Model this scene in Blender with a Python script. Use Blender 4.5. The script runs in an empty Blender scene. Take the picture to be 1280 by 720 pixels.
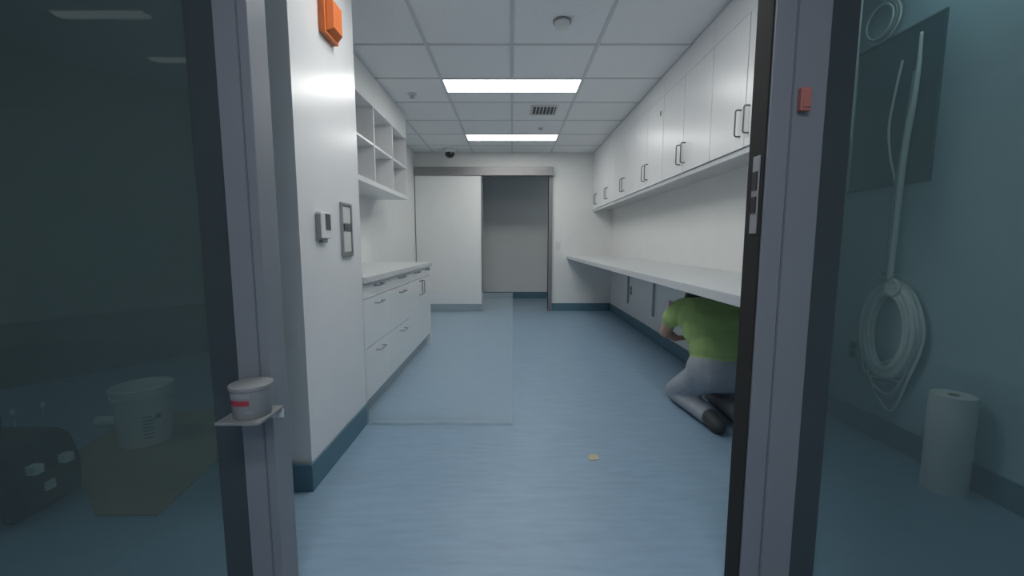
import bpy, bmesh, math, random
from mathutils import Vector, Matrix
random.seed(4)
scn = bpy.context.scene
COL = scn.collection

# ------------------------------------------------------------------ camera
CAM_H, F_PX, HORIZON = 1.09, 518.0, 304.0
PITCH = math.atan((360 - HORIZON) / F_PX)
cam_d = bpy.data.cameras.new('camera')
cam_d.sensor_width = 36.0
cam_d.lens = F_PX / 1280 * 36.0
cam_d.clip_start = 0.02
cam = bpy.data.objects.new('camera', cam_d)
COL.objects.link(cam)
cam.location = (0, 0, CAM_H)
cam.rotation_euler = (math.pi / 2 - PITCH, 0, 0)
scn.camera = cam

# ------------------------------------------------------------------ world, exposure
w = bpy.data.worlds.new('world')
scn.world = w
w.use_nodes = True
w.node_tree.nodes['Background'].inputs[0].default_value = (0.6, 0.7, 0.8, 1)
w.node_tree.nodes['Background'].inputs[1].default_value = 0.05
vs = scn.view_settings
vs.view_transform = 'Standard'
vs.look = 'None'
vs.gamma = 1.0
vs.use_curve_mapping = False
vs.exposure = 0.88
ROOM_PANEL = 7.0        # ceiling panels of the room
CORRIDOR_PANEL = 7.5    # linear lamps on the camera's side of the glass
ALCOVE_FILL = 2.2      # unseen fill lamp added behind the right pane
STORE_FILL = 2.2  # unseen lamp added to brighten the store
PASSAGE_FILL = 1.2     # unseen fill lamp added in the passage      # store fill: unseen lamp added behind the left pane

CZ = 2.49               # ceiling height
YB = 6.65               # back wall
YF = 1.15               # front of the door frame

def ray(x, y):
    u = (x - 640) / F_PX
    v = (360 - y) / F_PX
    c, s = math.cos(PITCH), math.sin(PITCH)
    return Vector((u, c + v * s, -s + v * c))
def at_z(x, y, z=0.0):
    r = ray(x, y); return Vector((0, 0, CAM_H)) + r * ((z - CAM_H) / r.z)
def at_y(x, y, Y):
    r = ray(x, y); return Vector((0, 0, CAM_H)) + r * (Y / r.y)
def at_x(x, y, X):
    r = ray(x, y); return Vector((0, 0, CAM_H)) + r * (X / r.x)

# ------------------------------------------------------------------ materials
def srgb(r, g, b):
    f = lambda c: (c / 255 / 12.92) if c / 255 <= 0.04045 else ((c / 255 + 0.055) / 1.055) ** 2.4
    return (f(r), f(g), f(b), 1)
def mat(name, col, rough=0.5, metal=0.0, spec=0.5, var=0.04, scale=6.0, bump=0.0, bscale=80.0, stretch=None, coat=0.0):
    m = bpy.data.materials.new(name); m.use_nodes = True
    nt = m.node_tree; n = nt.nodes; l = nt.links
    b = n['Principled BSDF']
    b.inputs['Roughness'].default_value = rough
    b.inputs['Metallic'].default_value = metal
    b.inputs['Specular IOR Level'].default_value = spec
    b.inputs['Coat Weight'].default_value = coat
    tc = n.new('ShaderNodeTexCoord'); mp = n.new('ShaderNodeMapping')
    l.new(tc.outputs['Object'], mp.inputs[0])
    if stretch: mp.inputs['Scale'].default_value = stretch
    nz = n.new('ShaderNodeTexNoise'); nz.inputs['Scale'].default_value = scale; nz.inputs['Detail'].default_value = 5
    l.new(mp.outputs[0], nz.inputs['Vector'])
    rp = n.new('ShaderNodeValToRGB')
    c = col
    rp.color_ramp.elements[0].position = 0.3; rp.color_ramp.elements[1].position = 0.7
    rp.color_ramp.elements[0].color = tuple(max(0, k * (1 - var)) for k in c[:3]) + (1,)
    rp.color_ramp.elements[1].color = tuple(min(1, k * (1 + var)) for k in c[:3]) + (1,)
    l.new(nz.outputs['Fac'], rp.inputs[0]); l.new(rp.outputs[0], b.inputs['Base Color'])
    if bump:
        nb = n.new('ShaderNodeTexNoise'); nb.inputs['Scale'].default_value = bscale; nb.inputs['Detail'].default_value = 3
        l.new(mp.outputs[0], nb.inputs['Vector'])
        bp = n.new('ShaderNodeBump'); bp.inputs['Strength'].default_value = bump; bp.inputs['Distance'].default_value = 0.003
        l.new(nb.outputs['Fac'], bp.inputs['Height']); l.new(bp.outputs[0], b.inputs['Normal'])
    return m
def emis(name, col, strength):
    m = bpy.data.materials.new(name); m.use_nodes = True
    nt = m.node_tree; nt.nodes.clear()
    e = nt.nodes.new('ShaderNodeEmission'); o = nt.nodes.new('ShaderNodeOutputMaterial')
    e.inputs[0].default_value = col; e.inputs[1].default_value = strength
    nt.links.new(e.outputs[0], o.inputs[0]); return m
def glass(name, tint, haze=0.0, hazecol=(0.8, 0.85, 0.9, 1)):
    m = bpy.data.materials.new(name); m.use_nodes = True
    nt = m.node_tree; nt.nodes.clear(); n = nt.nodes; l = nt.links
    o = n.new('ShaderNodeOutputMaterial'); t = n.new('ShaderNodeBsdfTransparent'); g = n.new('ShaderNodeBsdfGlossy')
    lw = n.new('ShaderNodeLayerWeight'); lw.inputs[0].default_value = 0.5; mx = n.new('ShaderNodeMixShader')
    pw = n.new('ShaderNodeMath'); pw.operation = 'POWER'; pw.inputs[1].default_value = 5.0
    fr = n.new('ShaderNodeMath'); fr.operation = 'MULTIPLY_ADD'; fr.inputs[1].default_value = 0.55; fr.inputs[2].default_value = 0.025
    l.new(lw.outputs['Facing'], pw.inputs[0]); l.new(pw.outputs[0], fr.inputs[0])
    t.inputs[0].default_value = tint; g.inputs['Roughness'].default_value = 0.02
    base = t
    if haze:
        d = n.new('ShaderNodeBsdfDiffuse'); d.inputs[0].default_value = hazecol
        m2 = n.new('ShaderNodeMixShader'); m2.inputs[0].default_value = haze
        l.new(t.outputs[0], m2.inputs[1]); l.new(d.outputs[0], m2.inputs[2]); base = m2
    l.new(fr.outputs[0], mx.inputs[0]); l.new(base.outputs[0], mx.inputs[1]); l.new(g.outputs[0], mx.inputs[2])
    l.new(mx.outputs[0], o.inputs[0]); return m

M = {}
M['wall'] = mat('wall paint', (0.78, 0.79, 0.78, 1), 0.42, var=0.015, bump=0.03, bscale=120)
M['pier'] = mat('semi gloss wall panel', (0.76, 0.765, 0.78, 1), 0.27, var=0.012, spec=0.6)
M['floor'] = mat('sheet vinyl', (0.235, 0.345, 0.455, 1), 0.42, var=0.07, scale=7, bump=0.03, bscale=160, stretch=(1, 5, 1))
M['base'] = mat('blue cove base', (0.09, 0.185, 0.245, 1), 0.45, var=0.06)
M['tile'] = mat('ceiling tile', (0.86, 0.87, 0.875, 1), 0.9, var=0.02, scale=40, bump=0.15, bscale=220)
M['grid'] = mat('ceiling grid metal', (0.64, 0.65, 0.655, 1), 0.5, var=0.02)
M['plain_ceiling'] = mat('plain ceiling', (0.45, 0.47, 0.48, 1), 0.9)
M['laminate'] = mat('white laminate', (0.77, 0.775, 0.785, 1), 0.30, var=0.01, spec=0.5)
M['carcass'] = mat('cabinet carcass', (0.52, 0.53, 0.55, 1), 0.5)
M['counter'] = mat('pale grey solid surface', (0.60, 0.62, 0.635, 1), 0.3, var=0.05, scale=60)
M['steel'] = mat('brushed steel', (0.40, 0.41, 0.42, 1), 0.32, metal=0.9, var=0.05, scale=20)
M['pull'] = mat('dark steel pull', (0.20, 0.205, 0.21, 1), 0.35, metal=0.7)
M['alu'] = mat('anodised aluminium', (0.27, 0.265, 0.27, 1), 0.42, metal=0.5, var=0.05, scale=8, stretch=(1, 1, 8))
M['frame'] = mat('grey door frame', (0.245, 0.265, 0.295, 1), 0.45, metal=0.2, var=0.03)
M['bead'] = mat('frame bead', (0.16, 0.17, 0.20, 1), 0.5)
M['stile'] = mat('dark door stile', (0.06, 0.080, 0.090, 1), 0.35, metal=0.2, var=0.04)
M['gasket'] = mat('black rubber gasket', (0.014, 0.014, 0.014, 1), 0.85)
M['black'] = mat('black plastic', (0.012, 0.013, 0.015, 1), 0.35)
M['white_pl'] = mat('white plastic', (0.72, 0.72, 0.71, 1), 0.4, var=0.01)
M['pail'] = mat('dull white pail', (0.25, 0.26, 0.27, 1), 0.5, var=0.02)
M['grey_pl'] = mat('grey plastic', (0.30, 0.31, 0.33, 1), 0.45)
M['orange'] = mat('orange plastic', (0.72, 0.17, 0.035, 1), 0.4, var=0.03)
M['red'] = mat('dull red plastic', (0.45, 0.16, 0.14, 1), 0.5)
M['redlabel'] = mat('red print', (0.36, 0.04, 0.06, 1), 0.6)
M['print'] = mat('grey print', (0.16, 0.17, 0.18, 1), 0.7)
M['paper'] = mat('paper', (0.62, 0.63, 0.62, 1), 0.75)
M['teal'] = mat('dark teal panel', (0.055, 0.125, 0.145, 1), 0.4, var=0.06)
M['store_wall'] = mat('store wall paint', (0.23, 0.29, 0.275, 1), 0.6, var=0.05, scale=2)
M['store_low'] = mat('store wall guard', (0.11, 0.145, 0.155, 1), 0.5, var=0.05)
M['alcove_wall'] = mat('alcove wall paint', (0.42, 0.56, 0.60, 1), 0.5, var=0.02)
M['cable'] = mat('white cable jacket', (0.72, 0.76, 0.74, 1), 0.5, var=0.03)
M['cable2'] = mat('grey cable jacket', (0.30, 0.38, 0.39, 1), 0.5, var=0.03)
M['card'] = mat('brown cardboard', (0.30, 0.235, 0.15, 1), 0.85, var=0.10, scale=14)
M['bucket'] = mat('white bucket plastic', (0.70, 0.71, 0.68, 1), 0.45, var=0.03)
M['canvas'] = mat('black canvas', (0.022, 0.026, 0.028, 1), 0.8, var=0.15, bump=0.3, bscale=250)
M['lime'] = mat('lime green cotton', (0.37, 0.51, 0.19, 1), 0.85, var=0.06, scale=14, bump=0.25, bscale=40)
M['trouser'] = mat('grey work trousers', (0.33, 0.36, 0.40, 1), 0.85, var=0.08, scale=12, bump=0.25, bscale=40)
M['skin'] = mat('skin', (0.50, 0.30, 0.22, 1), 0.55, var=0.04)
M['hair'] = mat('dark hair', (0.03, 0.022, 0.018, 1), 0.6, var=0.2, scale=60)
M['shoe'] = mat('dark shoe', (0.05, 0.055, 0.06, 1), 0.6)
M['scrap'] = mat('tan scrap', (0.50, 0.44, 0.30, 1), 0.8)
M['screen'] = mat('thermostat screen', (0.06, 0.07, 0.075, 1), 0.2)
M['smoke'] = mat('dome glass', (0.015, 0.016, 0.016, 1), 0.08, spec=0.6)
M['green'] = mat('green dot', (0.05, 0.22, 0.05, 1), 0.5)
M['pane'] = glass('tinted glass', (0.66, 0.73, 0.74, 1), 0.17, (0.29, 0.39, 0.385, 1))  # diffuse haze put into the glass to imitate an overlaid veil
M['ghost_sheet'] = glass('clear acrylic', (0.97, 0.98, 0.98, 1), 0.13, (0.9, 0.97, 0.97, 1))  # whitish haze put into the sheet to imitate a ghosted cabinet
M['room_light'] = emis('room light panel', (1.0, 1.0, 0.965, 1), ROOM_PANEL)
M['cor_light'] = emis('corridor lamp', (0.92, 0.95, 1.0, 1), CORRIDOR_PANEL)
M['alc_fill'] = emis('alcove fill', (0.80, 0.95, 1.0, 1), ALCOVE_FILL)
M['store_fill'] = emis('store fill', (0.85, 1.0, 0.97, 1), STORE_FILL)
M['pas_fill'] = emis('passage fill', (0.9, 1.0, 1.0, 1), PASSAGE_FILL)
M['streak_light'] = emis('dim streak lamp', (0.92, 0.97, 1.0, 1), 0.6)

# ------------------------------------------------------------------ object helpers
WL = {}                 # world position of every object that may become a parent
CACHE = {}
def place(name, me, loc, parent=None):
    o = bpy.data.objects.new(name, me); COL.objects.link(o)
    loc = Vector(loc); WL[o] = loc
    if parent is not None:
        o.parent = parent; o.location = loc - WL[parent]
    else:
        o.location = loc
    return o
def empty(name, loc): return place(name, None, loc)
def tag(o, label, cat, group=None):
    o['label'] = label; o['category'] = cat
    if group: o['group'] = group
    return o
def struct(o, label=None, cat=None):
    o['kind'] = 'structure'
    if label: o['label'] = label
    if cat: o['category'] = cat
    return o
def finish(bm, name, m, smooth=False):
    me = bpy.data.meshes.new(name); bm.normal_update(); bm.to_mesh(me); bm.free()
    me.materials.append(M[m] if isinstance(m, str) else m)
    if smooth:
        for p in me.polygons: p.use_smooth = True
    return me
def bbox_bm(bm, x0, x1, y0, y1, z0, z1):
    vs_ = [bm.verts.new((x, y, z)) for z in (z0, z1) for (x, y) in ((x0, y0), (x1, y0), (x1, y1), (x0, y1))]
    for f in ((3, 2, 1, 0), (4, 5, 6, 7), (0, 1, 5, 4), (1, 2, 6, 5), (2, 3, 7, 6), (3, 0, 4, 7)):
        bm.faces.new([vs_[i] for i in f])
def box(name, x0, x1, y0, y1, z0, z1, m, parent=None, bev=0.0):
    x0, x1 = min(x0, x1), max(x0, x1); y0, y1 = min(y0, y1), max(y0, y1); z0, z1 = min(z0, z1), max(z0, z1)
    d = (round(x1 - x0, 4), round(y1 - y0, 4), round(z1 - z0, 4), m, bev)
    if d not in CACHE:
        bm = bmesh.new(); bbox_bm(bm, -d[0] / 2, d[0] / 2, -d[1] / 2, d[1] / 2, 0, d[2])
        if bev: bmesh.ops.bevel(bm, geom=bm.edges[:], offset=bev, segments=2, profile=0.6, affect='EDGES')
        CACHE[d] = finish(bm, name, m)
    return place(name, CACHE[d], ((x0 + x1) / 2, (y0 + y1) / 2, z0), parent)
def multi(name, boxes, m, parent=None):
    x = sum((b[0] + b[1]) / 2 for b in boxes) / len(boxes); y = sum((b[2] + b[3]) / 2 for b in boxes) / len(boxes); z = min(b[4] for b in boxes)
    bm = bmesh.new()
    for b in boxes: bbox_bm(bm, b[0] - x, b[1] - x, b[2] - y, b[3] - y, b[4] - z, b[5] - z)
    return place(name, finish(bm, name, m), (x, y, z), parent)
def prism(name, pts, z0, z1, m, parent=None, bev=0.0):
    cx = sum(p[0] for p in pts) / len(pts); cy = sum(p[1] for p in pts) / len(pts)
    bm = bmesh.new()
    lo = [bm.verts.new((p[0] - cx, p[1] - cy, 0)) for p in pts]
    hi = [bm.verts.new((p[0] - cx, p[1] - cy, z1 - z0)) for p in pts]
    n = len(pts)
    bm.faces.new(lo[::-1]); bm.faces.new(hi)
    for i in range(n): bm.faces.new((lo[i], lo[(i + 1) % n], hi[(i + 1) % n], hi[i]))
    bmesh.ops.recalc_face_normals(bm, faces=bm.faces[:])
    if bev: bmesh.ops.bevel(bm, geom=bm.edges[:], offset=bev, segments=2, profile=0.6, affect='EDGES')
    return place(name, finish(bm, name, m), (cx, cy, z0), parent)
def tube_bm(bm, pts, r, seg=8, closed=False):
    pts = [Vector(p) for p in pts]; n = len(pts)
    rs = r if isinstance(r, (list, tuple)) else [r] * n
    rings = []; ref = None
    for i in range(n):
        if closed: t = pts[(i + 1) % n] - pts[i - 1]
        else: t = pts[min(i + 1, n - 1)] - pts[max(i - 1, 0)]
        t.normalize()
        if ref is None: ref = t.orthogonal().normalized()
        ref = (ref - t * ref.dot(t)).normalized(); bi = t.cross(ref)
        rings.append([bm.verts.new(pts[i] + (ref * math.cos(a) + bi * math.sin(a)) * rs[i]) for a in [2 * math.pi * k / seg for k in range(seg)]])
    for i in range(n if closed else n - 1):
        a, b = rings[i], rings[(i + 1) % n]
        sh = 0
        if closed and i == n - 1:
            sh = min(range(seg), key=lambda s: (a[0].co - b[s].co).length)
        for k in range(seg):
            bm.faces.new((a[k], a[(k + 1) % seg], b[(k + 1 + sh) % seg], b[(k + sh) % seg]))
    if not closed:
        bm.faces.new(rings[0][::-1]); bm.faces.new(rings[-1])
def tube(name, pts, r, m, parent=None, seg=8, closed=False):
    o = Vector(pts[0]); bm = bmesh.new()
    tube_bm(bm, [Vector(p) - o for p in pts], r, seg, closed)
    return place(name, finish(bm, name, m, True), o, parent)
def spline(pts, n=8, closed=False):
    P = [Vector(p) for p in pts]; out = []; k = len(P)
    for i in range(k if closed else k - 1):
        g = (lambda j: P[j % k]) if closed else (lambda j: P[max(0, min(k - 1, j))])
        a, b, c, d = g(i - 1), g(i), g(i + 1), g(i + 2)
        for s in range(n):
            t = s / n
            out.append(0.5 * (2 * b + (c - a) * t + (2 * a - 5 * b + 4 * c - d) * t * t + (3 * b - a - 3 * c + d) * t ** 3))
    if not closed: out.append(P[-1])
    return out
def lathe(name, prof, loc, m, parent=None, seg=32, axis='Z', flip=False):
    bm = bmesh.new(); rings = []
    for (r, z) in prof:
        if r < 1e-5: rings.append([bm.verts.new((0, 0, z))])
        else: rings.append([bm.verts.new((r * math.cos(2 * math.pi * k / seg), r * math.sin(2 * math.pi * k / seg), z)) for k in range(seg)])
    for a, b in zip(rings, rings[1:]):
        for k in range(seg):
            q = (k + 1) % seg
            if len(a) == 1 and len(b) > 1: bm.faces.new((a[0], b[q], b[k]))
            elif len(b) == 1 and len(a) > 1: bm.faces.new((a[k], a[q], b[0]))
            elif len(a) > 1: bm.faces.new((a[k], a[q], b[q], b[k]))
    bmesh.ops.recalc_face_normals(bm, faces=bm.faces[:])
    if axis == 'X': bmesh.ops.transform(bm, matrix=Matrix.Rotation(math.pi / 2, 4, 'Y'), verts=bm.verts[:])
    if axis == 'Y': bmesh.ops.transform(bm, matrix=Matrix.Rotation(-math.pi / 2, 4, 'X'), verts=bm.verts[:])
    me = finish(bm, name, m, True)
    try: me.set_sharp_from_angle(angle=math.radians(40))
    except Exception: pass
    return place(name, me, loc, parent)

# ------------------------------------------------------------------ the setting
XL, XR = -1.52, 1.59          # side walls of the room
PX = -0.885                   # face of the pier and of the base cabinets
AX = 2.05                     # wall behind the right pane
struct(box('floor', -5.4, 4.0, -2.2, 8.6, -0.1, 0.0, 'floor'))

# ceiling of the room: grid bars and tiles, one by one
cb = box('ceiling', XL - 0.1, XR + 0.1, YF + 0.11, YB, CZ + 0.03, CZ + 0.1, 'plain_ceiling'); struct(cb)
xs = [XL, -1.22, -0.61, 0.0, 0.61, XR]
ROW0 = 3.726
rows = [YF + 0.12, ROW0 - 4 * 0.61, ROW0 - 3 * 0.61, ROW0 - 2 * 0.61, ROW0 - 0.61, ROW0, ROW0 + 0.61, ROW0 + 1.22, ROW0 + 1.83, ROW0 + 2.44, YB]
rows = [r for i, r in enumerate(rows) if i == 0 or r - rows[0] > 0.05]
lights_y = [ROW0 - 1.83, ROW0, ROW0 + 1.83]
for i in range(len(xs) - 1):
    for j in range(len(rows) - 1):
        y0, y1 = rows[j], rows[j + 1]
        if i in (2, 3) and any(abs(y0 - ly) < 0.02 for ly in lights_y): y0 += 0.335
        if y1 - y0 < 0.06: continue
        box('ceiling_tile', xs[i] + 0.004, xs[i + 1] - 0.004, y0 + 0.004, y1 - 0.004, CZ + 0.006, CZ + 0.022, 'tile', cb)
for x in xs[1:-1]:
    if x == 0.0:
        segs = []; s0 = rows[0]
        for ly in lights_y: segs.append((s0, ly)); s0 = ly + 0.335
        segs.append((s0, YB))
    else: segs = [(rows[0], YB)]
    for (a, b) in segs: box('grid_bar', x - 0.012, x + 0.012, a, b, CZ, CZ + 0.008, 'grid', cb)
for y in rows[1:-1]:
    box('grid_bar', XL, XR, y - 0.010, y + 0.010, CZ + 0.001, CZ + 0.008, 'grid', cb)
for ly in lights_y:
    box('grid_bar', -0.61, 0.61, ly + 0.325, ly + 0.345, CZ + 0.001, CZ + 0.008, 'grid', cb)
for ly, lab in zip(lights_y, ('ceiling light panel just inside the glazed doorway, nearest of the three', 'bright white ceiling light panel in front of the air vent', 'bright white ceiling light panel nearest the sliding door')):
    t = tag(empty('ceiling_light', (0, ly + 0.165, CZ)), lab, 'ceiling light', 'recessed ceiling light panels')
    box('diffuser', -0.595, 0.595, ly + 0.022, ly + 0.312, CZ + 0.002, CZ + 0.010, 'room_light', t)
    for (a, b, c, d) in ((-0.61, 0.61, ly + 0.008, ly + 0.022), (-0.61, 0.61, ly + 0.312, ly + 0.326), (-0.61, -0.595, ly + 0.022, ly + 0.312), (0.595, 0.61, ly + 0.022, ly + 0.312)):
        box('trim', a, b, c, d, CZ - 0.001, CZ + 0.012, 'white_pl', t)

# walls
OPL, OPR, OPT = -0.47, 0.58, 2.15
struct(multi('wall_back', [(XL - 0.1, OPL, YB, YB + 0.12, 0, CZ + 0.1), (OPR, XR + 0.1, YB, YB + 0.12, 0, CZ + 0.1), (OPL, OPR, YB, YB + 0.12, OPT, CZ + 0.1)], 'wall'))
struct(box('wall_left', XL - 0.1, XL, 2.44, YB, 0, CZ + 0.1, 'wall'))
struct(box('wall_right', XR, XR + 0.1, 2.16, YB, 0, CZ + 0.1, 'wall'))
struct(multi('wall_left_pier', [(-1.10, PX, 1.74, 2.34, 0, CZ + 0.03), (XL - 0.1, PX, 2.34, 2.44, 0, CZ + 0.03)], 'pier'))
struct(multi('wall_left_soffit', [(XL, -1.17, 2.44, 4.72, 2.25, CZ)], 'wall'))
# space behind the right pane
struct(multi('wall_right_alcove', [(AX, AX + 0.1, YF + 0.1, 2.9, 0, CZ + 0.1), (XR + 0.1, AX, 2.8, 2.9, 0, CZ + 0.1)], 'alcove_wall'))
struct(box('ceiling_alcove', XR + 0.1, AX, YF + 0.11, 2.8, CZ + 0.03, CZ + 0.1, 'plain_ceiling'))
# store behind the left pane: a wall running away at an angle
a0 = at_z(0, 487); a1 = at_z(250, 440); dr = (a1 - a0).normalized()
nrm = Vector((-dr.y, dr.x, 0))
s_lo = a0 - dr * ((a0.y - (YF + 0.1)) / dr.y); s_hi = a0 + dr * ((XL - 0.1 - a0.x) / dr.x)
def strip(p, q, th): return [(p.x, p.y), (q.x, q.y), (q.x + nrm.x * th, q.y + nrm.y * th), (p.x + nrm.x * th, p.y + nrm.y * th)]
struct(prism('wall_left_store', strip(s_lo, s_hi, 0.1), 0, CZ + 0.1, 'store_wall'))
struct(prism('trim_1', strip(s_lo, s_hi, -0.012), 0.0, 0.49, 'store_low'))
struct(prism('ceiling_store', [(s_lo.x, s_lo.y), (XL - 0.1, YF + 0.1), (XL - 0.1, s_hi.y), (s_hi.x, s_hi.y)], CZ + 0.03, CZ + 0.1, 'plain_ceiling'))
# front wall over the glass, corridor on the camera's side
struct(multi('wall_front', [(-5.4, 4.0, YF, YF + 0.1, 2.3, CZ + 0.1), (-5.4, -2.3, YF, YF + 0.1, 0, 2.3), (2.15, 4.0, YF, YF + 0.1, 0, 2.3)], 'wall'))
struct(box('wall_corridor_rear', -5.4, 4.0, -2.2, -2.1, 0, CZ + 0.1, 'wall'))
struct(box('wall_corridor_left', -5.4, -5.3, -2.1, YF, 0, CZ + 0.1, 'wall'))
struct(box('wall_corridor_right', 3.9, 4.0, -2.1, YF, 0, CZ + 0.1, 'wall'))
struct(box('ceiling_corridor', -5.3, 3.9, -2.1, YF, CZ, CZ + 0.1, 'plain_ceiling'))
# passage behind the sliding door
struct(box('wall_passage_rear', -2.6, 2.6, 8.22, 8.32, 0, CZ + 0.1, 'wall'))
struct(box('wall_passage_left', -2.6, -2.5, YB + 0.12, 8.22, 0, CZ + 0.1, 'wall'))
struct(box('wall_passage_right', 2.5, 2.6, YB + 0.12, 8.22, 0, CZ + 0.1, 'wall'))
struct(box('ceiling_passage', -2.5, 2.5, YB + 0.12, 8.22, CZ, CZ + 0.1, 'plain_ceiling'))

# blue cove base
BH = 0.125
def base(name, x0, x1, y0, y1): struct(box(name, x0, x1, y0, y1, 0, BH, 'base', None, 0.003))
base('baseboard_back', OPR + 0.06, XR - 0.012, YB - 0.012, YB)
base('baseboard_left', XL, XL + 0.012, 4.46, YB - 0.095)
base('baseboard_right', XR - 0.012, XR, 2.16, YB - 0.012)
base('baseboard_pier_side', PX, PX + 0.010, 1.73, 2.44)
base('baseboard_pier_end', -1.10, PX + 0.010, 1.72, 1.732)
base('baseboard_passage', -2.5, 2.5, 8.208, 8.22)
base('baseboard_alcove', AX - 0.012, AX, YF + 0.12, 2.8)

# ------------------------------------------------------------------ glazed doorway
d1 = struct(empty('door_1', (0, YF, 0)))
FL_IN, FL_OUT, FL_ST = -0.69, -0.782, -0.868
FR_IN, FR_OUT, FR_ST = 0.688, 0.836, 0.918
DT = 2.16
jl = box('jamb', FL_OUT, FL_IN, YF, YF + 0.085, 0, DT, 'frame', d1, 0.002)
jr = box('jamb', FR_IN, FR_OUT, YF, YF + 0.085, 0, DT, 'frame', d1, 0.002)
box('header', FL_OUT, FR_OUT, YF, YF + 0.085, DT, 2.3, 'frame', d1, 0.002)
box('gasket', FR_IN - 0.004, FR_IN, YF + 0.006, YF + 0.080, 0, DT, 'gasket', jr)
box('stop_bead', FR_IN + 0.055, FR_IN + 0.060, YF - 0.003, YF, 0, DT, 'bead', jr)
box('stop_bead', FL_OUT + 0.062, FL_OUT + 0.066, YF - 0.003, YF, 0, DT, 'bead', jl)
sp0 = at_x(949, 195, FR_IN); sp1 = at_x(943, 292, FR_IN)
sp = box('strike_plate', FR_IN - 0.007, FR_IN - 0.004, YF + 0.020, YF + 0.052, sp1.z, sp0.z, 'grey_pl', jr, 0.001)
sp['label'] = 'steel strike plate with two black slots'
hz = (sp0.z - sp1.z)
box('strike_slot', FR_IN - 0.009, FR_IN - 0.007, YF + 0.026, YF + 0.048, sp1.z + hz * 0.56, sp1.z + hz * 0.80, 'black', jr)
box('strike_slot', FR_IN - 0.009, FR_IN - 0.007, YF + 0.026, YF + 0.048, sp1.z + hz * 0.26, sp1.z + hz * 0.48, 'black', jr)
# the two glazed side panels
for nm, xa, xb, xe in (('window_1', FL_OUT, FL_ST, -2.3), ('window_2', FR_OUT, FR_ST, 2.15)):
    wn = struct(empty(nm, ((xb + xe) / 2, YF, 0)))
    box('stile', xa, xb, YF + 0.012, YF + 0.075, 0, 2.3, 'stile', wn, 0.002)
    box('stile', xe, xe - math.copysign(0.06, xe), YF + 0.012, YF + 0.075, 0, 2.3, 'stile', wn, 0.002)
    box('rail', xb, xe, YF + 0.030, YF + 0.054, 0, 0.03, 'stile', wn, 0.002)
    box('rail', xb, xe, YF + 0.012, YF + 0.075, 2.24, 2.3, 'stile', wn, 0.002)
    box('pane', xb, xe - math.copysign(0.06, xe), YF + 0.038, YF + 0.046, 0.03, 2.24, 'pane', wn)

# ------------------------------------------------------------------ sliding door at the back
d2 = struct(empty('door_2', (0, YB, 0)))
box('jamb', OPL - 0.05, OPL, YB - 0.035, YB + 0.13, 0, OPT, 'alu', d2, 0.002)
box('jamb', OPR, OPR + 0.055, YB - 0.035, YB + 0.13, 0, OPT, 'alu', d2, 0.002)
box('header', OPL - 0.05, OPR + 0.055, YB - 0.01, YB + 0.13, OPT, OPT + 0.04, 'alu', d2, 0.002)
lf = box('door_leaf', XL + 0.012, OPL - 0.015, YB - 0.085, YB - 0.045, 0.012, OPT - 0.01, 'wall', d2, 0.003)
box('edge_stile', OPL - 0.015, OPL + 0.006, YB - 0.087, YB - 0.043, 0.012, OPT - 0.01, 'alu', lf, 0.002)
kp = box('kick_plate', XL + 0.012, OPL - 0.017, YB - 0.089, YB - 0.085, 0.012, 0.125, 'base', lf); kp['label'] = 'blue kick plate'
tr = box('track_cover', XL + 0.004, OPR + 0.06, YB - 0.105, YB - 0.001, 2.13, 2.262, 'alu', d2, 0.004)
tr['label'] = 'long aluminium track cover'

# ------------------------------------------------------------------ base cabinets on the left
CT = 0.89
def bar_pull(parent, y0, y1, x, z, out=0.032, vertical=None, r=0.0045):
    """wire pull bent into a U, standing off a front that faces +X (out>0) or -X (out<0)"""
    if vertical: a, b = vertical; pts = [(x, y0, a), (x + out, y0, a), (x + out, y0, b), (x, y0, b)]
    else: pts = [(x, y0, z), (x + out, y0, z), (x + out, y1, z), (x, y1, z)]
    P = []
    for i, p in enumerate(pts):
        p = Vector(p)
        if 0 < i < 3:
            q0 = (Vector(pts[i - 1]) - p).normalized(); q1 = (Vector(pts[i + 1]) - p).normalized()
            P += [p + q0 * 0.010, p + q0 * 0.003 + q1 * 0.003, p + q1 * 0.010]
        else: P.append(p)
    return tube('handle', P, r, 'pull', parent, 6)
FR = PX           # plane of the fronts
def front(name, par, y0, y1, z0, z1, x=FR, th=0.019, sgn=1):
    return box(name, x - sgn * th, x, y0 + 0.0028, y1 - 0.0028, z0 + 0.0028, z1 - 0.0028, 'laminate', par, 0.0012)
def base_unit(y0, y1, label):
    t = tag(empty('base_cabinet', ((XL + FR) / 2, (y0 + y1) / 2, 0)), label, 'cabinet', 'white base cabinets under the left worktop')
    box('body', XL + 0.005, FR - 0.021, y0 + 0.001, y1 - 0.001, 0.125, CT - 0.04, 'carcass', t)
    k = box('toe_kick', XL + 0.005, FR - 0.055, y0 + 0.001, y1 - 0.001, 0.0, 0.125, 'base', t); k['label'] = 'recessed blue toe kick'
    return t
zr = [0.125, 0.447, 0.752, CT - 0.042]
for (y0, y1, lab) in ((2.445, 2.98, 'white three-drawer base cabinet right beside the wall pier'), (2.98, 3.52, 'white three-drawer base cabinet in the middle of the left run')):
    t = base_unit(y0, y1, lab)
    yc = y0 + 0.265 if y0 < 2.5 else (y0 + y1) / 2 + 0.04
    for k in range(3):
        dw = front('drawer', t, y0, y1, zr[k], zr[k + 1])
        hzv = (0.400, 0.708, 0.822)[k]
        bar_pull(dw, yc - 0.065, yc + 0.065, FR, hzv)
t = base_unit(3.52, 4.44, 'white base cabinet with two drawers over two doors, farthest along left run')
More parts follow.
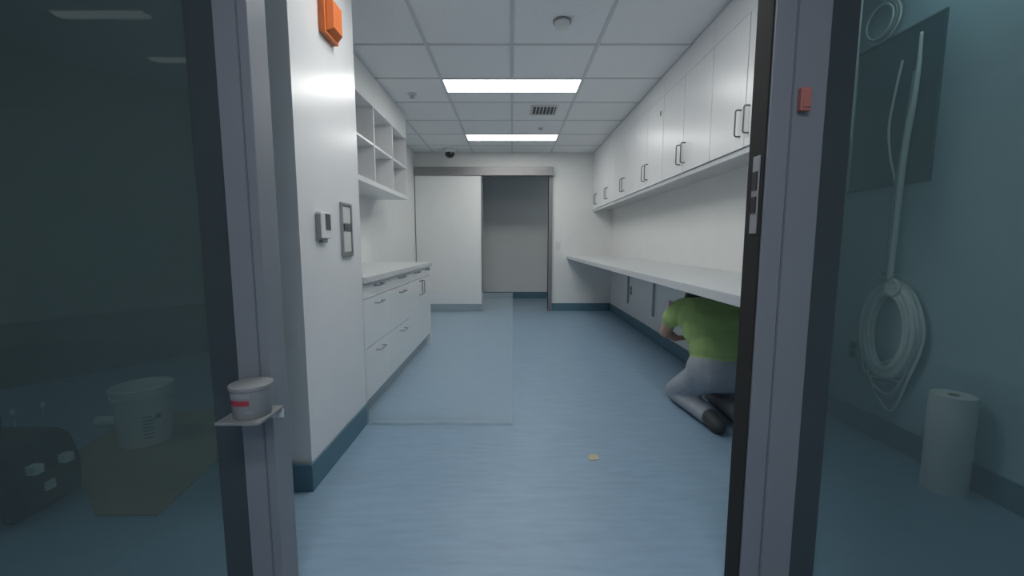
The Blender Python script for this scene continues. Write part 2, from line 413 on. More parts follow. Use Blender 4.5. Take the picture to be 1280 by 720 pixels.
for (y0, y1) in ((3.52, 3.98), (3.98, 4.44)):
    dw = front('drawer', t, y0, y1, zr[2], zr[3]); yc = (y0 + y1) / 2 + 0.06
    bar_pull(dw, yc - 0.065, yc + 0.065, FR, 0.822)
    dd = front('door', t, y0, y1, zr[0], zr[2])
    bar_pull(dd, 3.98 + (0.045 if y0 > 3.9 else -0.045), 0, FR, 0, vertical=(0.60, 0.73))
box('end_panel', XL + 0.005, FR - 0.001, 4.44, 4.458, 0.0, CT - 0.042, 'laminate', t, 0.001)
tag(prism('worktop', [(XL + 0.002, 2.442), (FR + 0.022, 2.442), (FR + 0.022, 4.475), (XL + 0.002, 4.475)], CT - 0.040, CT, 'counter', None, 0.004), 'pale grey worktop over the left drawer cabinets', 'worktop')

# ------------------------------------------------------------------ open cubby unit on the left
cu = tag(empty('cubby_shelf', ((XL - 1.17) / 2, 3.58, 1.57)), 'white open cubby shelf hung on the left wall above the worktop', 'shelf')
CF = -1.17; cols = [2.445, 2.54, 3.085, 3.636, 4.19, 4.72]
box('bottom_panel', XL + 0.001, CF, 2.445, 4.72, 1.572, 1.612, 'laminate', cu, 0.002)
box('top_panel', XL + 0.001, CF, 2.445, 4.72, 2.232, 2.249, 'laminate', cu, 0.001)
box('back_panel', XL + 0.001, XL + 0.009, 2.445, 4.72, 1.612, 2.232, 'laminate', cu)
box('side_panel', XL + 0.009, CF, 2.445, 2.464, 1.612, 2.232, 'laminate', cu, 0.001)
box('side_panel', XL + 0.009, CF, 4.701, 4.72, 1.612, 2.232, 'laminate', cu, 0.001)
yy = [2.464, 3.085, 3.636, 4.19, 4.701]
for y in yy[1:-1]: box('divider', XL + 0.009, CF, y - 0.009, y + 0.009, 1.612, 2.232, 'laminate', cu, 0.001)
for a, b in zip(yy, yy[1:]): box('shelf', XL + 0.009, CF - 0.004, a + 0.009, b - 0.009, 1.910, 1.928, 'laminate', cu, 0.001)

# ------------------------------------------------------------------ wall cabinets on the right
UX = 1.27; UB = 1.612; UT = 2.315
ub = [2.02, 2.745, 3.60, 4.43, 5.22, 6.05, YB - 0.004]
ul = ['white two-door wall cabinet nearest the doorway frame, one pull half hidden', 'second white two-door wall cabinet from the doorway frame', 'third white two-door wall cabinet from the doorway frame', 'third white two-door wall cabinet from the back wall', 'second white two-door wall cabinet from the back wall', 'white two-door wall cabinet in the corner at the back wall']
for i in range(6):
    y0, y1 = ub[i], ub[i + 1]
    t = tag(empty('wall_cabinet', ((UX + XR) / 2, (y0 + y1) / 2, UB)), ul[i], 'cabinet', 'white wall cabinets along the right wall')
    box('body', UX + 0.021, XR - 0.001, y0 + 0.001, y1 - 0.001, UB, CZ - 0.004, 'carcass', t)
    box('filler_panel', UX + 0.001, UX + 0.020, y0 + 0.001, y1 - 0.001, UT, CZ - 0.004, 'laminate', t, 0.001)
    box('light_rail', UX + 0.012, UX + 0.030, y0 + 0.001, y1 - 0.001, UB - 0.030, UB, 'counter', t, 0.001)
    c = {0: 2.345, 1: 3.175}.get(i, (y0 + y1) / 2)
    for (a, b, s) in ((y0, c, -1), (c, y1, 1)):
        dd = front('door', t, a, b, UB, UT, UX, 0.019, -1)
        bar_pull(dd, c + s * 0.042, 0, UX, 0, out=-0.032, vertical=(1.680, 1.822), r=0.0048)
    if i == 0: box('end_panel', UX + 0.001, XR - 0.001, y0 - 0.018, y0, UB - 0.03, CZ - 0.004, 'laminate', t, 0.001)
    if i == 2:
        g = box('tag_sticker', UX - 0.001, UX, 3.66, 3.69, 2.17, 2.21, 'green', t); g['label'] = 'small green sticker'

# ------------------------------------------------------------------ long counter on the right
tag(prism('long_counter', [(0.87, 1.50), (1.0, 1.50), (XR - 0.001, 2.165), (XR - 0.001, YB - 0.001), (0.87, YB - 0.001)], CT - 0.045, CT, 'counter', None, 0.004), 'long pale counter fixed along the right wall below the wall cabinets', 'counter')
for y, lab in ((2.30, 'steel counter bracket nearest the doorway frame'), (3.004, 'grey steel counter bracket just behind the kneeling person'), (3.713, 'grey steel counter bracket third from the doorway'), (4.588, 'grey steel counter bracket second from the back wall'), (5.60, 'grey steel counter bracket nearest the back wall')):
    t = tag(empty('counter_bracket', (XR, y, 0.28)), lab, 'bracket', 'steel brackets under the long counter')
    box('upright', XR - 0.022, XR - 0.001, y - 0.016, y + 0.016, 0.275, CT - 0.046, 'steel', t, 0.002)
    box('arm', 1.08, XR - 0.022, y - 0.016, y + 0.016, CT - 0.075, CT - 0.046, 'steel', t, 0.002)

def outlet(loc, facing, label, face='white_pl', wd=0.07, ht=0.115):
    """wall plate with two dark sockets; facing is -X ('R' wall) or -Y ('B' wall)"""
    x, y, z = loc
    t = tag(empty('wall_outlet', (x, y, z - ht / 2)), label, 'outlet', 'wall plates')
    if facing == 'R':
        box('plate', x - 0.006, x, y - wd / 2, y + wd / 2, z - ht / 2, z + ht / 2, face, t, 0.0015)
        for dz in (-0.026, 0.026): box('socket', x - 0.009, x - 0.006, y - 0.017, y + 0.017, z + dz - 0.017, z + dz + 0.017, 'black', t, 0.001)
    else:
        box('plate', x - wd / 2, x + wd / 2, y - 0.006, y, z - ht / 2, z + ht / 2, face, t, 0.0015)
        box('rocker', x - 0.016, x + 0.016, y - 0.010, y - 0.006, z - 0.032, z + 0.032, 'white_pl', t, 0.001)
    return t
outlet((XR, 5.49, 0.464), 'R', 'dark wall outlet under the long counter nearest the back wall', 'grey_pl')
outlet((XR, 2.86, 0.482), 'R', 'wall outlet under the long counter beside the doorway frame')
t = outlet((XR, 4.05, 0.469), 'R', 'wall outlet with a red tag in the middle under long counter')
box('tag', XR - 0.011, XR - 0.006, 4.09, 4.13, 0.42, 0.52, 'red', t)
outlet((0.735, YB, 1.05), 'B', 'white light switch on the back wall beside the sliding door', wd=0.075)
pa = at_y(362, 420, 1.74)
t = outlet((pa.x, 1.74, pa.z), 'B', 'white switch plate on the shaded end of the wall pier', wd=0.07, ht=0.085)
outlet((AX, 2.43, 0.454), 'R', 'grey wall outlet below the dark panel behind the right pane', 'grey_pl')

# ------------------------------------------------------------------ things on the pier
def wedge(name, x0, x1, y0, y1, z0, z1, inset, m, parent):
    bm = bmesh.new()
    a = [bm.verts.new(p) for p in ((x0, y0, z0), (x0, y1, z0), (x0, y1, z1), (x0, y0, z1))]
    i = inset
    b = [bm.verts.new(p) for p in ((x1, y0 + i, z0 + i), (x1, y1 - i, z0 + i), (x1, y1 - i, z1 - i), (x1, y0 + i, z1 - i))]
    for v in a + b: v.co -= Vector((x0, y0, z0))
    bm.faces.new(a); bm.faces.new(b)
    for k in range(4): bm.faces.new((a[k], a[(k + 1) % 4], b[(k + 1) % 4], b[k]))
    bmesh.ops.recalc_face_normals(bm, faces=bm.faces[:])
    bmesh.ops.bevel(bm, geom=bm.edges[:], offset=0.004, segments=2, profile=0.6, affect='EDGES')
    return place(name, finish(bm, name, m), (x0, y0, z0), parent)
t = tag(empty('alarm_strobe', (PX, 2.09, 2.055)), 'orange alarm strobe high on the white wall pier', 'alarm')
box('back_plate', PX, PX + 0.030, 2.012, 2.165, 2.055, 2.235, 'orange', t, 0.003)
wedge('lens', PX + 0.030, PX + 0.062, 2.022, 2.155, 2.065, 2.225, 0.020, 'orange', t)
t = tag(empty('thermostat', (PX, 1.935, 1.09)), 'small white thermostat with dark screen on the wall pier', 'thermostat')
box('body', PX, PX + 0.026, 1.890, 1.985, 1.112, 1.232, 'white_pl', t, 0.004)
box('screen', PX + 0.026, PX + 0.028, 1.932, 1.982, 1.150, 1.225, 'screen', t)
box('side_cover', PX, PX + 0.022, 1.884, 1.890, 1.105, 1.222, 'grey_pl', t, 0.002)
box('foot', PX, PX + 0.018, 1.915, 1.965, 1.092, 1.112, 'grey_pl', t, 0.003)
t = tag(empty('pressure_monitor', (PX, 2.22, 1.02)), 'tall narrow steel room monitor plate beside the thermostat', 'monitor')
box('plate', PX, PX + 0.006, 2.155, 2.290, 1.020, 1.300, 'steel', t, 0.002)
for (a, b, c, d) in ((2.155, 2.167, 1.020, 1.300), (2.278, 2.290, 1.020, 1.300), (2.167, 2.278, 1.020, 1.040), (2.167, 2.278, 1.285, 1.300)):
    box('bezel', PX + 0.006, PX + 0.014, a, b, c, d, 'steel', t, 0.001)
box('label_plate', PX + 0.006, PX + 0.009, 2.172, 2.274, 1.195, 1.280, 'paper', t)
box('label_plate', PX + 0.006, PX + 0.009, 2.172, 2.274, 1.045, 1.150, 'paper', t)
box('display', PX + 0.006, PX + 0.010, 2.190, 2.245, 1.155, 1.190, 'screen', t)

# ------------------------------------------------------------------ ceiling fittings
t = tag(empty('security_camera', (-0.93, 6.38, CZ)), 'dark dome security camera on the ceiling by the track cover', 'camera')
lathe('mount', [(0, 0), (0.095, 0), (0.095, -0.038), (0.080, -0.055), (0, -0.055)], (-0.93, 6.38, CZ), 'white_pl', t, 24)
lathe('dome', [(0.072, -0.055)] + [(0.072 * math.cos(a), -0.070 - 0.062 * math.sin(a)) for a in [k * math.pi / 16 for k in range(8)]] + [(0, -0.132)], (-0.93, 6.38, CZ), 'smoke', t, 24)
t = tag(empty('air_vent', (0.335, 4.56, CZ)), 'dark slotted air vent in the ceiling between light panels', 'vent')
box('core', 0.205, 0.465, 4.43, 4.70, CZ - 0.002, CZ + 0.004, 'black', t)
for (a, b, c, d) in ((0.19, 0.48, 4.41, 4.435), (0.19, 0.48, 4.695, 4.72), (0.19, 0.21, 4.435, 4.695), (0.46, 0.48, 4.435, 4.695)):
    box('frame', a, b, c, d, CZ - 0.008, CZ + 0.004, 'white_pl', t, 0.002)
for k in range(7): box('louver', 0.212 + k * 0.037, 0.222 + k * 0.037, 4.436, 4.694, CZ - 0.010, CZ - 0.002, 'grid', t)
t = tag(empty('smoke_detector', (0.318, 2.80, CZ)), 'round white smoke detector on the ceiling nearest the doorway', 'detector')
lathe('base', [(0, 0.004), (0.058, 0.004), (0.058, -0.008), (0, -0.008)], (0.318, 2.80, CZ), 'grey_pl', t, 28)
lathe('cap', [(0.050, -0.008), (0.047, -0.026), (0.036, -0.036), (0, -0.038)], (0.318, 2.80, CZ), 'white_pl', t, 28)
t = tag(empty('sprinkler', (-0.945, 4.09, CZ)), 'small grey sprinkler head in the ceiling left of the lights', 'sprinkler')
lathe('escutcheon', [(0, 0.003), (0.045, 0.003), (0.036, -0.010), (0, -0.010)], (-0.945, 4.09, CZ), 'grid', t, 20)
lathe('deflector', [(0.010, -0.010), (0.010, -0.028), (0.024, -0.030), (0.024, -0.034), (0, -0.034)], (-0.945, 4.09, CZ), 'steel', t, 16)
t = tag(empty('ceiling_sensor', (0.353, 5.27, CZ)), 'tiny round sensor in the ceiling behind the air vent', 'sensor')
lathe('base', [(0, 0.003), (0.036, 0.003), (0.032, -0.008), (0, -0.008)], (0.353, 5.27, CZ), 'white_pl', t, 18)
lathe('eye', [(0.016, -0.008), (0.010, -0.016), (0, -0.018)], (0.353, 5.27, CZ), 'grey_pl', t, 14)

# ------------------------------------------------------------------ lamps outside the room
for (x0, x1, y, hw, m_, lab) in ((-2.75, -2.20, -0.28, 0.04, 'streak_light', 'slim dim streak lamp added to streak the left pane'), (-2.70, -2.10, -0.90, 0.04, 'streak_light', 'slim dim streak lamp added for the second streak in the left pane'), (-0.60, 0.60, -0.30, 0.15, 'cor_light', 'corridor light panel nearest the open doorway'), (-0.60, 0.60, -1.30, 0.15, 'cor_light', 'corridor light panel farther from the open doorway')):  # slim pair added only to reflect faint streaks in the left pane
    t = tag(empty('corridor_lamp', ((x0 + x1) / 2, y, CZ)), lab, 'ceiling light', 'corridor lamps')
    box('housing', x0 - 0.01, x1 + 0.01, y - hw - 0.01, y + hw + 0.01, CZ - 0.03, CZ, 'white_pl', t, 0.003)
    box('diffuser', x0, x1, y - hw, y + hw, CZ - 0.036, CZ - 0.030, m_, t)
t = tag(empty('passage_fill_lamp', (1.6, 7.45, CZ)), 'added unseen fill lamp in the passage behind the sliding door', 'ceiling light')  # lamp added out of view to brighten the passage
box('housing', 1.0, 2.2, 7.3, 7.6, CZ - 0.03, CZ, 'white_pl', t, 0.003)
box('diffuser', 1.01, 2.19, 7.31, 7.59, CZ - 0.036, CZ - 0.03, 'pas_fill', t)
t = tag(empty('alcove_fill_lamp', (1.87, 1.75, CZ + 0.03)), 'added unseen fill lamp over the space behind the right pane', 'ceiling light')  # added fill, out of view, lighting the wall and cables
box('housing', 1.72, 2.02, 1.35, 2.15, CZ, CZ + 0.03, 'white_pl', t, 0.003)
box('diffuser', 1.73, 2.01, 1.36, 2.14, CZ - 0.006, CZ, 'alc_fill', t)
t = tag(empty('store_fill_lamp', (-2.6, 1.65, CZ + 0.03)), 'added unseen fill lamp over the store behind the left pane', 'ceiling light')  # added fill, out of view, so the store is not black
box('housing', -3.2, -2.0, 1.50, 1.80, CZ, CZ + 0.03, 'white_pl', t, 0.003)
box('diffuser', -3.18, -2.02, 1.52, 1.78, CZ - 0.006, CZ, 'store_fill', t)

# ------------------------------------------------------------------ behind the right pane
W = AX - 0.001
t = tag(empty('dark_panel', (AX, 2.32, 1.40)), 'dark teal rectangular panel on the wall behind the right pane', 'panel')
box('panel', AX - 0.010, AX, 2.075, 2.575, 1.405, 2.180, 'teal', t, 0.002)
for (a, b, c, d) in ((2.560, 2.580, 1.395, 2.190), (2.070, 2.082, 1.395, 2.190), (2.082, 2.560, 1.395, 1.407), (2.082, 2.560, 2.178, 2.190)):
    box('frame', AX - 0.014, AX, a, b, c, d, 'alcove_wall' if a == 2.560 else 'teal', t, 0.002)
cc = tag(empty('cable_coil', (AX - 0.05, 2.18, 0.36)), 'thick coil of white cable hanging from drop cable on the wall', 'cable')
def wp(y, z, off=0.03): return (AX - off, y, z)
CYc, CZc, CA, CB = 2.168, 0.625, 0.128, 0.222
bm = bmesh.new(); org = Vector((AX, CYc, CZc))
for k in range(16):
    du = random.uniform(-0.032, 0.032); dv = random.uniform(-0.022, 0.022); ph = random.uniform(0, 6.28)
    pts = []
    for s in range(28):
        a = 2 * math.pi * s / 28
        ra = 1 + 0.0
        pts.append(Vector((AX - 0.045 + dv + 0.006 * math.sin(2 * a + ph), CYc + (CA + du) * math.cos(a) * (1 + 0.03 * math.sin(3 * a + ph)), CZc + (CB + du) * math.sin(a))) - org)
    tube_bm(bm, pts, 0.0115, 7, True)
place('bundle', finish(bm, 'bundle', 'cable', True), org, cc)
for k in range(7):
    d = random.uniform(-0.03, 0.03); low = 0.18 + 0.045 * k + random.uniform(-0.01, 0.01)
    pts = spline([wp(CYc + 0.15 + d * .6, CZc + 0.0, .05), wp(CYc + 0.12 + d, CZc - 0.25, .05), wp(CYc + d - 0.02, low + 0.02, .045), wp(CYc - 0.10 + d, CZc - 0.22, .04), wp(CYc - 0.165 + d * .5, CZc + 0.02, .035), wp(CYc - 0.10, CZc + 0.22, .035), wp(CYc + 0.02, CZc + 0.27, .04), wp(CYc + 0.12, CZc + 0.18, .045)], 6, True)
    tube('loose_loop', pts, 0.0065, 'cable2' if k % 2 else 'cable', cc, 6, True)
tube('tie', [wp(CYc - 0.03 + 0.035 * math.cos(a), CZc + 0.235 + 0.040 * math.sin(a), 0.075) for a in [k * 2 * math.pi / 14 for k in range(14)]], 0.010, 'cable', cc, 7, True)
tube('drop_cable', spline([wp(2.166, 2.125), wp(2.164, 1.95), wp(2.169, 1.785, .035), wp(2.182, 1.60, .04), wp(2.186, 1.354, .045), wp(2.19, 1.10, .045), wp(2.195, 0.86, .045)], 6), [0.007 + 0.007 * min(1, k / 14) for k in range(37)], 'cable', cc, 8)
tube('drop_cable', spline([wp(2.182, 1.95), wp(2.20, 1.62, .035), wp(2.21, 1.30, .05), wp(2.205, 0.88, .05)], 7), 0.008, 'cable2', cc, 7)
tube('thin_cable', spline([wp(2.257, 2.03), wp(2.285, 1.86), wp(2.300, 1.70), wp(2.275, 1.55), wp(2.231, 1.40), wp(2.215, 1.20)], 6), 0.006, 'cable', cc, 6)
tube('hook', spline([wp(2.235, 0.93, 0.001), wp(2.235, 0.925, .06), wp(2.20, 0.90, .085), wp(2.15, 0.90, .085), wp(2.14, 0.93, .07)], 5), 0.006, 'cable2', cc, 6)
t = tag(empty('cable_ring', (AX - 0.02, 2.41, 2.17)), 'small ring of looped cable above the dark panel', 'cable')
for k in range(3):
    tube('loop', [wp(2.410 + (0.105 - 0.011 * k) * math.cos(a), 2.292 + (0.105 - 0.010 * k) * math.sin(a), 0.02 + 0.010 * k) for a in [q * 2 * math.pi / 28 for q in range(28)]], 0.006, 'cable' if k != 1 else 'cable2', t, 6, True)
tube('tail', spline([wp(2.44, 2.39, 0.02), wp(2.40, 2.45, .015), wp(2.38, CZ + 0.025, .01)], 5), 0.006, 'cable2', t, 6)

rc = at_z(1190, 612) ; rc = Vector((1.925, 1.745, 0))
t = tag(empty('paper_roll', rc), 'white paper roll standing on the floor behind the right pane', 'roll')
lathe('roll', [(0.018, 0.002), (0.076, 0.0), (0.077, 0.01), (0.077, 0.425), (0.074, 0.435), (0.018, 0.432)], rc, 'paper', t, 36)
lathe('core', [(0.014, 0.001), (0.018, 0.001), (0.018, 0.436), (0.014, 0.436), (0.014, 0.001)], rc, 'card', t, 24)

# ------------------------------------------------------------------ behind the left pane
pc = [at_z(*q) for q in ((120, 645), (198, 645), (262, 585), (345, 507), (160, 520), (88, 572))]
tag(prism('cardboard_sheet', [(p.x, p.y) for p in pc], 0.001, 0.007, 'card'), 'brown cardboard sheet lying on the floor under the bucket', 'cardboard')
bf = at_z(186, 567); bk = Vector((bf.x * 1.066, bf.y * 1.066, 0.007))
t = tag(empty('bucket', bk), 'large white plastic bucket standing on the cardboard sheet', 'bucket')
lathe('shell', [(0.0000, 0.0000), (0.1101, 0.0000), (0.1144, 0.0043), (0.1273, 0.2580), (0.1359, 0.2597), (0.1367, 0.2735), (0.1299, 0.2752), (0.1316, 0.2967), (0.1376, 0.2984), (0.1376, 0.3165), (0.1307, 0.3199), (0.1264, 0.3096), (0.1101, 0.0103), (0.0000, 0.0086)], bk, 'bucket', t, 40)
def wrap_label(name, loc, r0, r1, z0, z1, a0, a1, m, parent, seg=10):
    bm = bmesh.new(); V = []
    for k in range(seg + 1):
        a = a0 + (a1 - a0) * k / seg
        V.append([bm.verts.new((r * math.cos(a), r * math.sin(a), z)) for r, z in ((r0, z0), (r1, z1), (r1 - 0.002, z1), (r0 - 0.002, z0))])
    for a, b in zip(V, V[1:]):
        for k in range(4): bm.faces.new((a[k], b[k], b[(k + 1) % 4], a[(k + 1) % 4]))
    bm.faces.new(V[0]); bm.faces.new(V[-1][::-1])
    bmesh.ops.recalc_face_normals(bm, faces=bm.faces[:])
    return place(name, finish(bm, name, m, False), loc, parent)
for k in range(7): wrap_label('print_line', bk, 0.1150 + (0.05 + k * 0.019) * 0.0508, 0.1150 + (0.058 + k * 0.019) * 0.0508, 0.05 + k * 0.019, 0.058 + k * 0.019, -0.92, -0.60 + 0.04 * (k % 3), 'grey_pl', t, 6)
wrap_label('print_badge', bk, 0.1228, 0.1243, 0.146, 0.176, -0.50, -0.28, 'grey_pl', t, 6)
tube('handle', spline([bk + Vector((0.138, -0.000, 0.267)), bk + Vector((0.144, 0.043, 0.224)), bk + Vector((0.112, 0.107, 0.185)), bk + Vector((0.000, 0.148, 0.172)), bk + Vector((-0.112, 0.107, 0.185)), bk + Vector((-0.144, 0.043, 0.224)), bk + Vector((-0.138, -0.000, 0.267))], 5), 0.003, 'cable2', t, 6)
cf = at_z(137, 532); 
t = tag(empty('caulk_tube', cf), 'short white tube lying on its side just left of the bucket', 'tube')
lathe('barrel', [(0, -0.07), (0.026, -0.07), (0.028, -0.065), (0.028, 0.06), (0.020, 0.066), (0, 0.066)], cf + Vector((0, 0, 0.029)), 'bucket', t, 20, 'X')
lathe('nozzle', [(0.012, 0.066), (0.010, 0.080), (0.005, 0.115), (0, 0.115)], cf + Vector((0, 0, 0.029)), 'white_pl', t, 14, 'X')

# black tool bag in the corner of the left pane
bg = Vector((-2.14, 1.62, 0))
t = tag(empty('tool_bag', bg), 'black canvas tool bag on the floor in front of the bucket', 'bag')
bm = bmesh.new()
lo = [(-0.22, -0.13), (0.22, -0.13), (0.22, 0.13), (-0.22, 0.13)]
rings = []
for z, s, t2 in ((0, 0.96, 0.96), (0.02, 1.0, 1.0), (0.16, 1.02, 1.02), (0.27, 0.97, 0.86), (0.31, 0.93, 0.62)):
    rings.append([bm.verts.new((x * s, y * t2, z)) for x, y in lo])
bm.faces.new(rings[0][::-1]); bm.faces.new(rings[-1])
for a, b in zip(rings, rings[1:]):
    for k in range(4): bm.faces.new((a[k], a[(k + 1) % 4], b[(k + 1) % 4], b[k]))
bmesh.ops.bevel(bm, geom=bm.edges[:], offset=0.012, segments=2, profile=0.6, affect='EDGES')
place('body', finish(bm, 'body', 'canvas', True), bg, t)
for x in (-0.13, 0.02, 0.16): box('pocket', bg.x + x - 0.06, bg.x + x + 0.06, bg.y - 0.160, bg.y - 0.126, 0.03, 0.17, 'canvas', t, 0.008)
for x, z in ((0.03, 0.205), (-0.10, 0.15), (0.175, 0.215), (0.16, 0.12)): box('buckle', bg.x + x - 0.017, bg.x + x + 0.017, bg.y - 0.172, bg.y - 0.126, z, z + 0.034, 'steel', t, 0.003)
box('pocket', bg.x + 0.216, bg.x + 0.246, bg.y - 0.09, bg.y + 0.09, 0.03, 0.16, 'canvas', t, 0.008)
for y, z in ((-0.055, 0.175), (0.06, 0.165), (-0.02, 0.09)): box('buckle', bg.x + 0.210, bg.x + 0.256, bg.y + y - 0.018, bg.y + y + 0.018, z, z + 0.036, 'cable', t, 0.003)
for sx in (-1, 1): tube('strap', spline([bg + Vector((sx * 0.10, -0.06, 0.30)), bg + Vector((sx * 0.09, -0.04, 0.36)), bg + Vector((sx * 0.04, 0, 0.385)), bg + Vector((sx * 0.04 - sx * 0.08, 0.0, 0.385))], 4), 0.011, 'canvas', t, 6)
for (pa_, pb_, lab) in (((54, 503), 0, 'pale slanted rod leaning behind the black tool bag'), ((15, 512), 0, 'pale upright rod leaning behind the black tool bag')):
    p0 = at_y(pa_[0], pa_[1], 1.80); e = Vector((p0.x - (0.13 if pa_[0] > 30 else 0.01), p0.y + 0.03, 0.006))
    o = empty('metal_rod', (e.x, e.y, 0)); tag(o, lab, 'rod', 'rods behind the tool bag')
    tube('shaft', [p0, e], 0.0045, 'steel', o, 6)
    tube('sleeve', [p0, p0 + (e - p0).normalized() * 0.03], 0.007, 'cable', o, 8)

# ------------------------------------------------------------------ small things by the door frame
lz = at_y(300, 517, YF - 0.06).z
lx = at_y(315, 490, YF - 0.06).x
sh = tag(empty('frame_ledge', (lx, YF, lz - 0.012)), 'small pale ledge fixed to the left door frame', 'ledge')
box('tray', lx - 0.065, lx + 0.050, YF - 0.120, YF - 0.001, lz - 0.008, lz, 'pail', sh, 0.002)
box('back_lip', lx - 0.065, lx + 0.050, YF - 0.006, YF - 0.001, lz - 0.035, lz - 0.008, 'counter', sh, 0.001)
pk = Vector((lx, YF - 0.062, lz))
t = tag(empty('paint_pail', pk), 'small white pail with a red label on the frame ledge', 'pail')
lathe('shell', [(0, 0.0), (0.044, 0.0), (0.046, 0.003), (0.0505, 0.078), (0.053, 0.079), (0.053, 0.087), (0.049, 0.089), (0, 0.087)], pk, 'pail', t, 32)
wrap_label('red_label', pk, 0.0497, 0.0507, 0.040, 0.054, -2.25, -1.15, 'redlabel', t, 10)['label'] = 'red printed band'
wrap_label('print_band', pk, 0.0514, 0.0520, 0.061, 0.073, -2.15, -1.10, 'grey_pl', t, 10)
wrap_label('print_line', pk, 0.0485, 0.0490, 0.020, 0.025, -1.35, -1.05, 'grey_pl', t, 5)
ra = at_y(1003, 126, YF)
t = tag(empty('red_strobe_ghost', (ra.x, YF, ra.z - 0.03)), 'red box added for a ghosted fire strobe, high on the right door frame', 'box')  # stands in for a fire strobe ghosted from the overlaid view
box('housing', ra.x - 0.014, ra.x + 0.014, YF - 0.016, YF - 0.0005, ra.z - 0.030, ra.z + 0.030, 'red', t, 0.003)
box('cover', ra.x - 0.010, ra.x + 0.010, YF - 0.020, YF - 0.016, ra.z - 0.022, ra.z + 0.022, 'red', t, 0.002)

# ------------------------------------------------------------------ on the floor of the room
sc_ = at_z(742, 572)
tag(prism('paper_scrap', [(sc_.x - 0.024, sc_.y - 0.03), (sc_.x + 0.020, sc_.y - 0.026), (sc_.x + 0.030, sc_.y + 0.018), (sc_.x - 0.004, sc_.y + 0.032), (sc_.x - 0.028, sc_.y + 0.012)], 0.0005, 0.004, 'scrap'), 'small tan paper scrap on the blue floor', 'scrap')
AY = 2.40
apR = at_y(641, 450, AY).x; apT = at_y(560, 366, AY).z
t = tag(empty('cabinet_ghost', ((PX + apR) / 2, AY, 0)), 'added veil of a ghosted white cabinet, standing on the floor beside the base cabinets', 'screen')  # sheet added as the faint overlay of a white cabinet
box('sheet', PX + 0.012, apR, AY - 0.003, AY + 0.003, 0.022, apT, 'ghost_sheet', t)
box('foot_rail', PX + 0.012, apR, AY - 0.010, AY + 0.010, 0.0, 0.022, 'ghost_sheet', t)

# ------------------------------------------------------------------ person kneeling under the counter
PO = Vector((1.268, 2.41, 0))
prims = []        # (a, b, ra, rb, material index) tapered capsules;  material: 0 shirt 1 trousers 2 skin 3 shoe
def cap(a, b, ra_, rb_, mi): prims.append((Vector(a), Vector(b), ra_, rb_, mi))
# torso, seen from behind, bent forward under the counter
cap((-0.085, 0.00, 0.34), (0.085, 0.00, 0.34), 0.135, 0.135, 1)
cap((-0.060, 0.03, 0.46), (0.060, 0.03, 0.46), 0.135, 0.135, 0)
cap((-0.085, 0.09, 0.565), (0.085, 0.09, 0.565), 0.130, 0.130, 0)
cap((-0.115, 0.16, 0.640), (0.115, 0.16, 0.640), 0.118, 0.118, 0)
cap((-0.165, 0.20, 0.665), (0.165, 0.20, 0.665), 0.085, 0.085, 0)
cap((0, 0.22, 0.68), (0, 0.31, 0.69), 0.065, 0.055, 2)
cap((0, 0.37, 0.685), (0, 0.41, 0.630), 0.090, 0.072, 2)
cap((0, 0.485, 0.655), (0, 0.494, 0.635), 0.012, 0.016, 2)
for s in (-1, 1): cap((s * 0.088, 0.375, 0.68), (s * 0.090, 0.375, 0.655), 0.016, 0.012, 2)
# legs folded under: thigh forward, shin back
for s in (-1, 1):
    cap((s * 0.095, 0.02, 0.30), (s * 0.125, 0.36, 0.085), 0.105, 0.078, 1)
    cap((s * 0.125, 0.36, 0.078), (s * 0.095, -0.02, 0.070), 0.074, 0.056, 1)
    cap((s * 0.095, -0.04, 0.072), (s * 0.085, -0.13, 0.050), 0.048, 0.042, 3)
    cap((s * 0.085, -0.12, 0.048), (s * 0.085, -0.075, 0.036), 0.044, 0.034, 3)
# arms: left hand reaches in under the chest, right hand at the outlet
def hand(wr, dirv, up, thumb_side):
    d = Vector(dirv).normalized(); u = Vector(up); u = (u - d * u.dot(d)).normalized(); sd = d.cross(u) * thumb_side
    wr = Vector(wr)
    for k in (-1, 0, 1): cap(wr + sd * 0.022 * k, wr + d * 0.075 + sd * 0.026 * k, 0.016, 0.014, 2)
    for k, ln in zip((-1.5, -0.5, 0.5, 1.5), (0.055, 0.070, 0.075, 0.066)):
        b0 = wr + d * 0.078 + sd * 0.021 * k; b1 = b0 + d * ln * 0.55 + u * 0.006; b2 = b1 + d * ln * 0.45 - u * 0.016
        cap(b0, b1, 0.0098, 0.0088, 2); cap(b1, b2, 0.0088, 0.0075, 2)
    t0 = wr + d * 0.02 + sd * 0.034; t1 = t0 + d * 0.035 + sd * 0.028; t2_ = t1 + d * 0.032 + sd * 0.004
    cap(t0, t1, 0.0125, 0.0105, 2); cap(t1, t2_, 0.0105, 0.0085, 2)
cap((-0.185, 0.20, 0.665), (-0.236, 0.225, 0.615), 0.076, 0.062, 0)
cap((-0.236, 0.225, 0.615), (-0.235, 0.34, 0.500), 0.046, 0.038, 2)
cap((-0.235, 0.34, 0.500), (-0.10, 0.50, 0.420), 0.038, 0.026, 2)
hand((-0.095, 0.505, 0.418), (0.9, 0.6, -0.1), (0, 0, 1), -1)
cap((0.185, 0.20, 0.665), (0.250, 0.215, 0.585), 0.078, 0.062, 0)
cap((0.250, 0.215, 0.585), (0.262, 0.25, 0.455), 0.046, 0.038, 2)
cap((0.262, 0.25, 0.455), (0.275, 0.36, 0.470), 0.036, 0.024, 2)
hand((0.278, 0.365, 0.472), (0.08, 1, 0.05), (1, 0, 0), 1)
bm = bmesh.new()
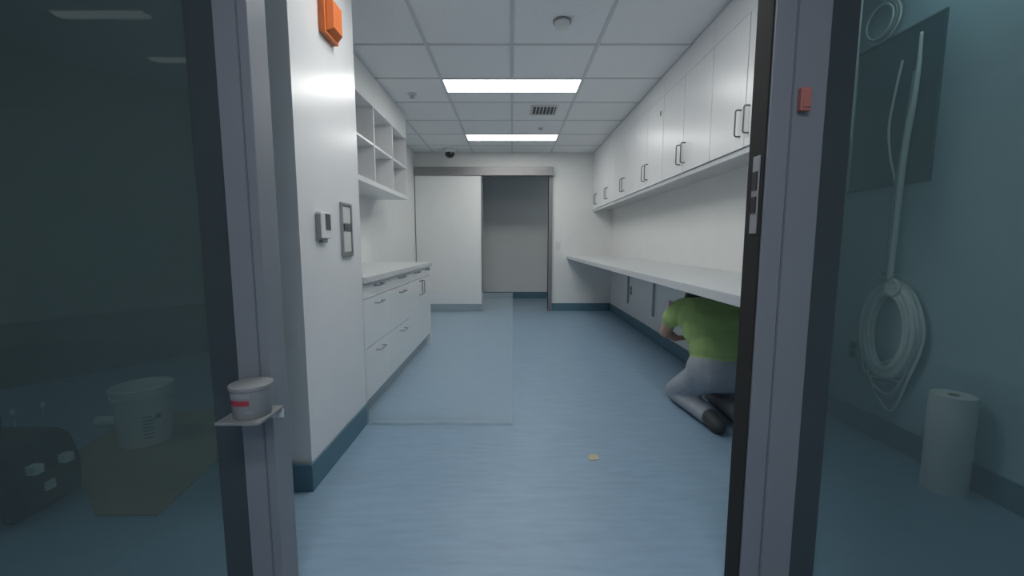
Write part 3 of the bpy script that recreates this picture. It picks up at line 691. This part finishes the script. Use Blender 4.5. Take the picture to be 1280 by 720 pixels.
for (a, b, r0, r1, mi) in prims:
    L = (b - a).length; d = (b - a).normalized() if L > 1e-6 else Vector((0, 0, 1)); P = []; R_ = []
    for k in range(5):
        an = math.pi / 2 * (1 - k / 4); P.append(a - d * r0 * math.sin(an)); R_.append(max(r0 * math.cos(an), r0 * 0.05))
    for k in range(5):
        an = math.pi / 2 * k / 4; P.append(b + d * r1 * math.sin(an)); R_.append(max(r1 * math.cos(an), r1 * 0.05))
    tube_bm(bm, P, R_, 18)
tmp_me = bpy.data.meshes.new('body_raw'); bm.to_mesh(tmp_me); bm.free()
tmp = bpy.data.objects.new('body_raw', tmp_me); COL.objects.link(tmp)
md = tmp.modifiers.new('r', 'REMESH'); md.mode = 'VOXEL'; md.voxel_size = 0.0065
ms = tmp.modifiers.new('s', 'SMOOTH'); ms.factor = 0.5; ms.iterations = 4
dg = bpy.context.evaluated_depsgraph_get()
body_me = bpy.data.meshes.new_from_object(tmp.evaluated_get(dg))
bpy.data.objects.remove(tmp); bpy.data.meshes.remove(tmp_me)
body_me.name = 'body'
body_me.materials.clear()
for k in ('lime', 'trouser', 'skin', 'shoe'): body_me.materials.append(M[k])
import numpy as np
nf = len(body_me.polygons); cen = np.empty(nf * 3); body_me.polygons.foreach_get('center', cen); cen = cen.reshape(-1, 3)
best = np.full(nf, 1e9); idx = np.zeros(nf, dtype=np.int32)
for (a, b, r0, r1, mi) in prims:
    A = np.array(a); Bv = np.array(b) - A; ll = float(Bv @ Bv) + 1e-12
    tt = np.clip((cen - A) @ Bv / ll, 0, 1)
    dist = np.linalg.norm(cen - (A + tt[:, None] * Bv), axis=1) - (r0 + (r1 - r0) * tt) - (0.006 if mi == 0 else 0)
    mk = dist < best; best[mk] = dist[mk]; idx[mk] = mi
body_me.polygons.foreach_set('material_index', idx)
body_me.polygons.foreach_set('use_smooth', np.ones(nf, dtype=bool)); body_me.update()
zmin = min(v.co.z for v in body_me.vertices)
PO.z = -zmin + 0.0005
pe = tag(empty('person', PO), 'person in lime green shirt and grey trousers kneeling under the counter', 'person')
place('body', body_me, PO, pe)
bm = bmesh.new(); bmesh.ops.create_uvsphere(bm, u_segments=28, v_segments=18, radius=1.0)
for v in bm.verts: v.co = Vector((v.co.x * 0.099, v.co.y * 0.108, v.co.z * 0.104))
bmesh.ops.delete(bm, geom=[v for v in bm.verts if v.co.y > 0.055 and v.co.z < 0.045 or v.co.z < -0.055], context='VERTS')
bmesh.ops.solidify(bm, geom=bm.faces[:], thickness=0.008)
place('hair', finish(bm, 'hair', 'hair', True), PO + Vector((0, 0.365, 0.700)), pe)
for s in (-1, 1):
    lathe('eye', [(0, -0.011)] + [(0.011 * math.sin(k * math.pi / 8), -0.011 * math.cos(k * math.pi / 8)) for k in range(1, 8)] + [(0, 0.011)], PO + Vector((s * 0.030, 0.458, 0.672)), 'white_pl', pe, 12)
box('mouth', PO.x - 0.022, PO.x + 0.022, PO.y + 0.472, PO.y + 0.480, PO.z + 0.602, PO.z + 0.607, 'redlabel', pe)
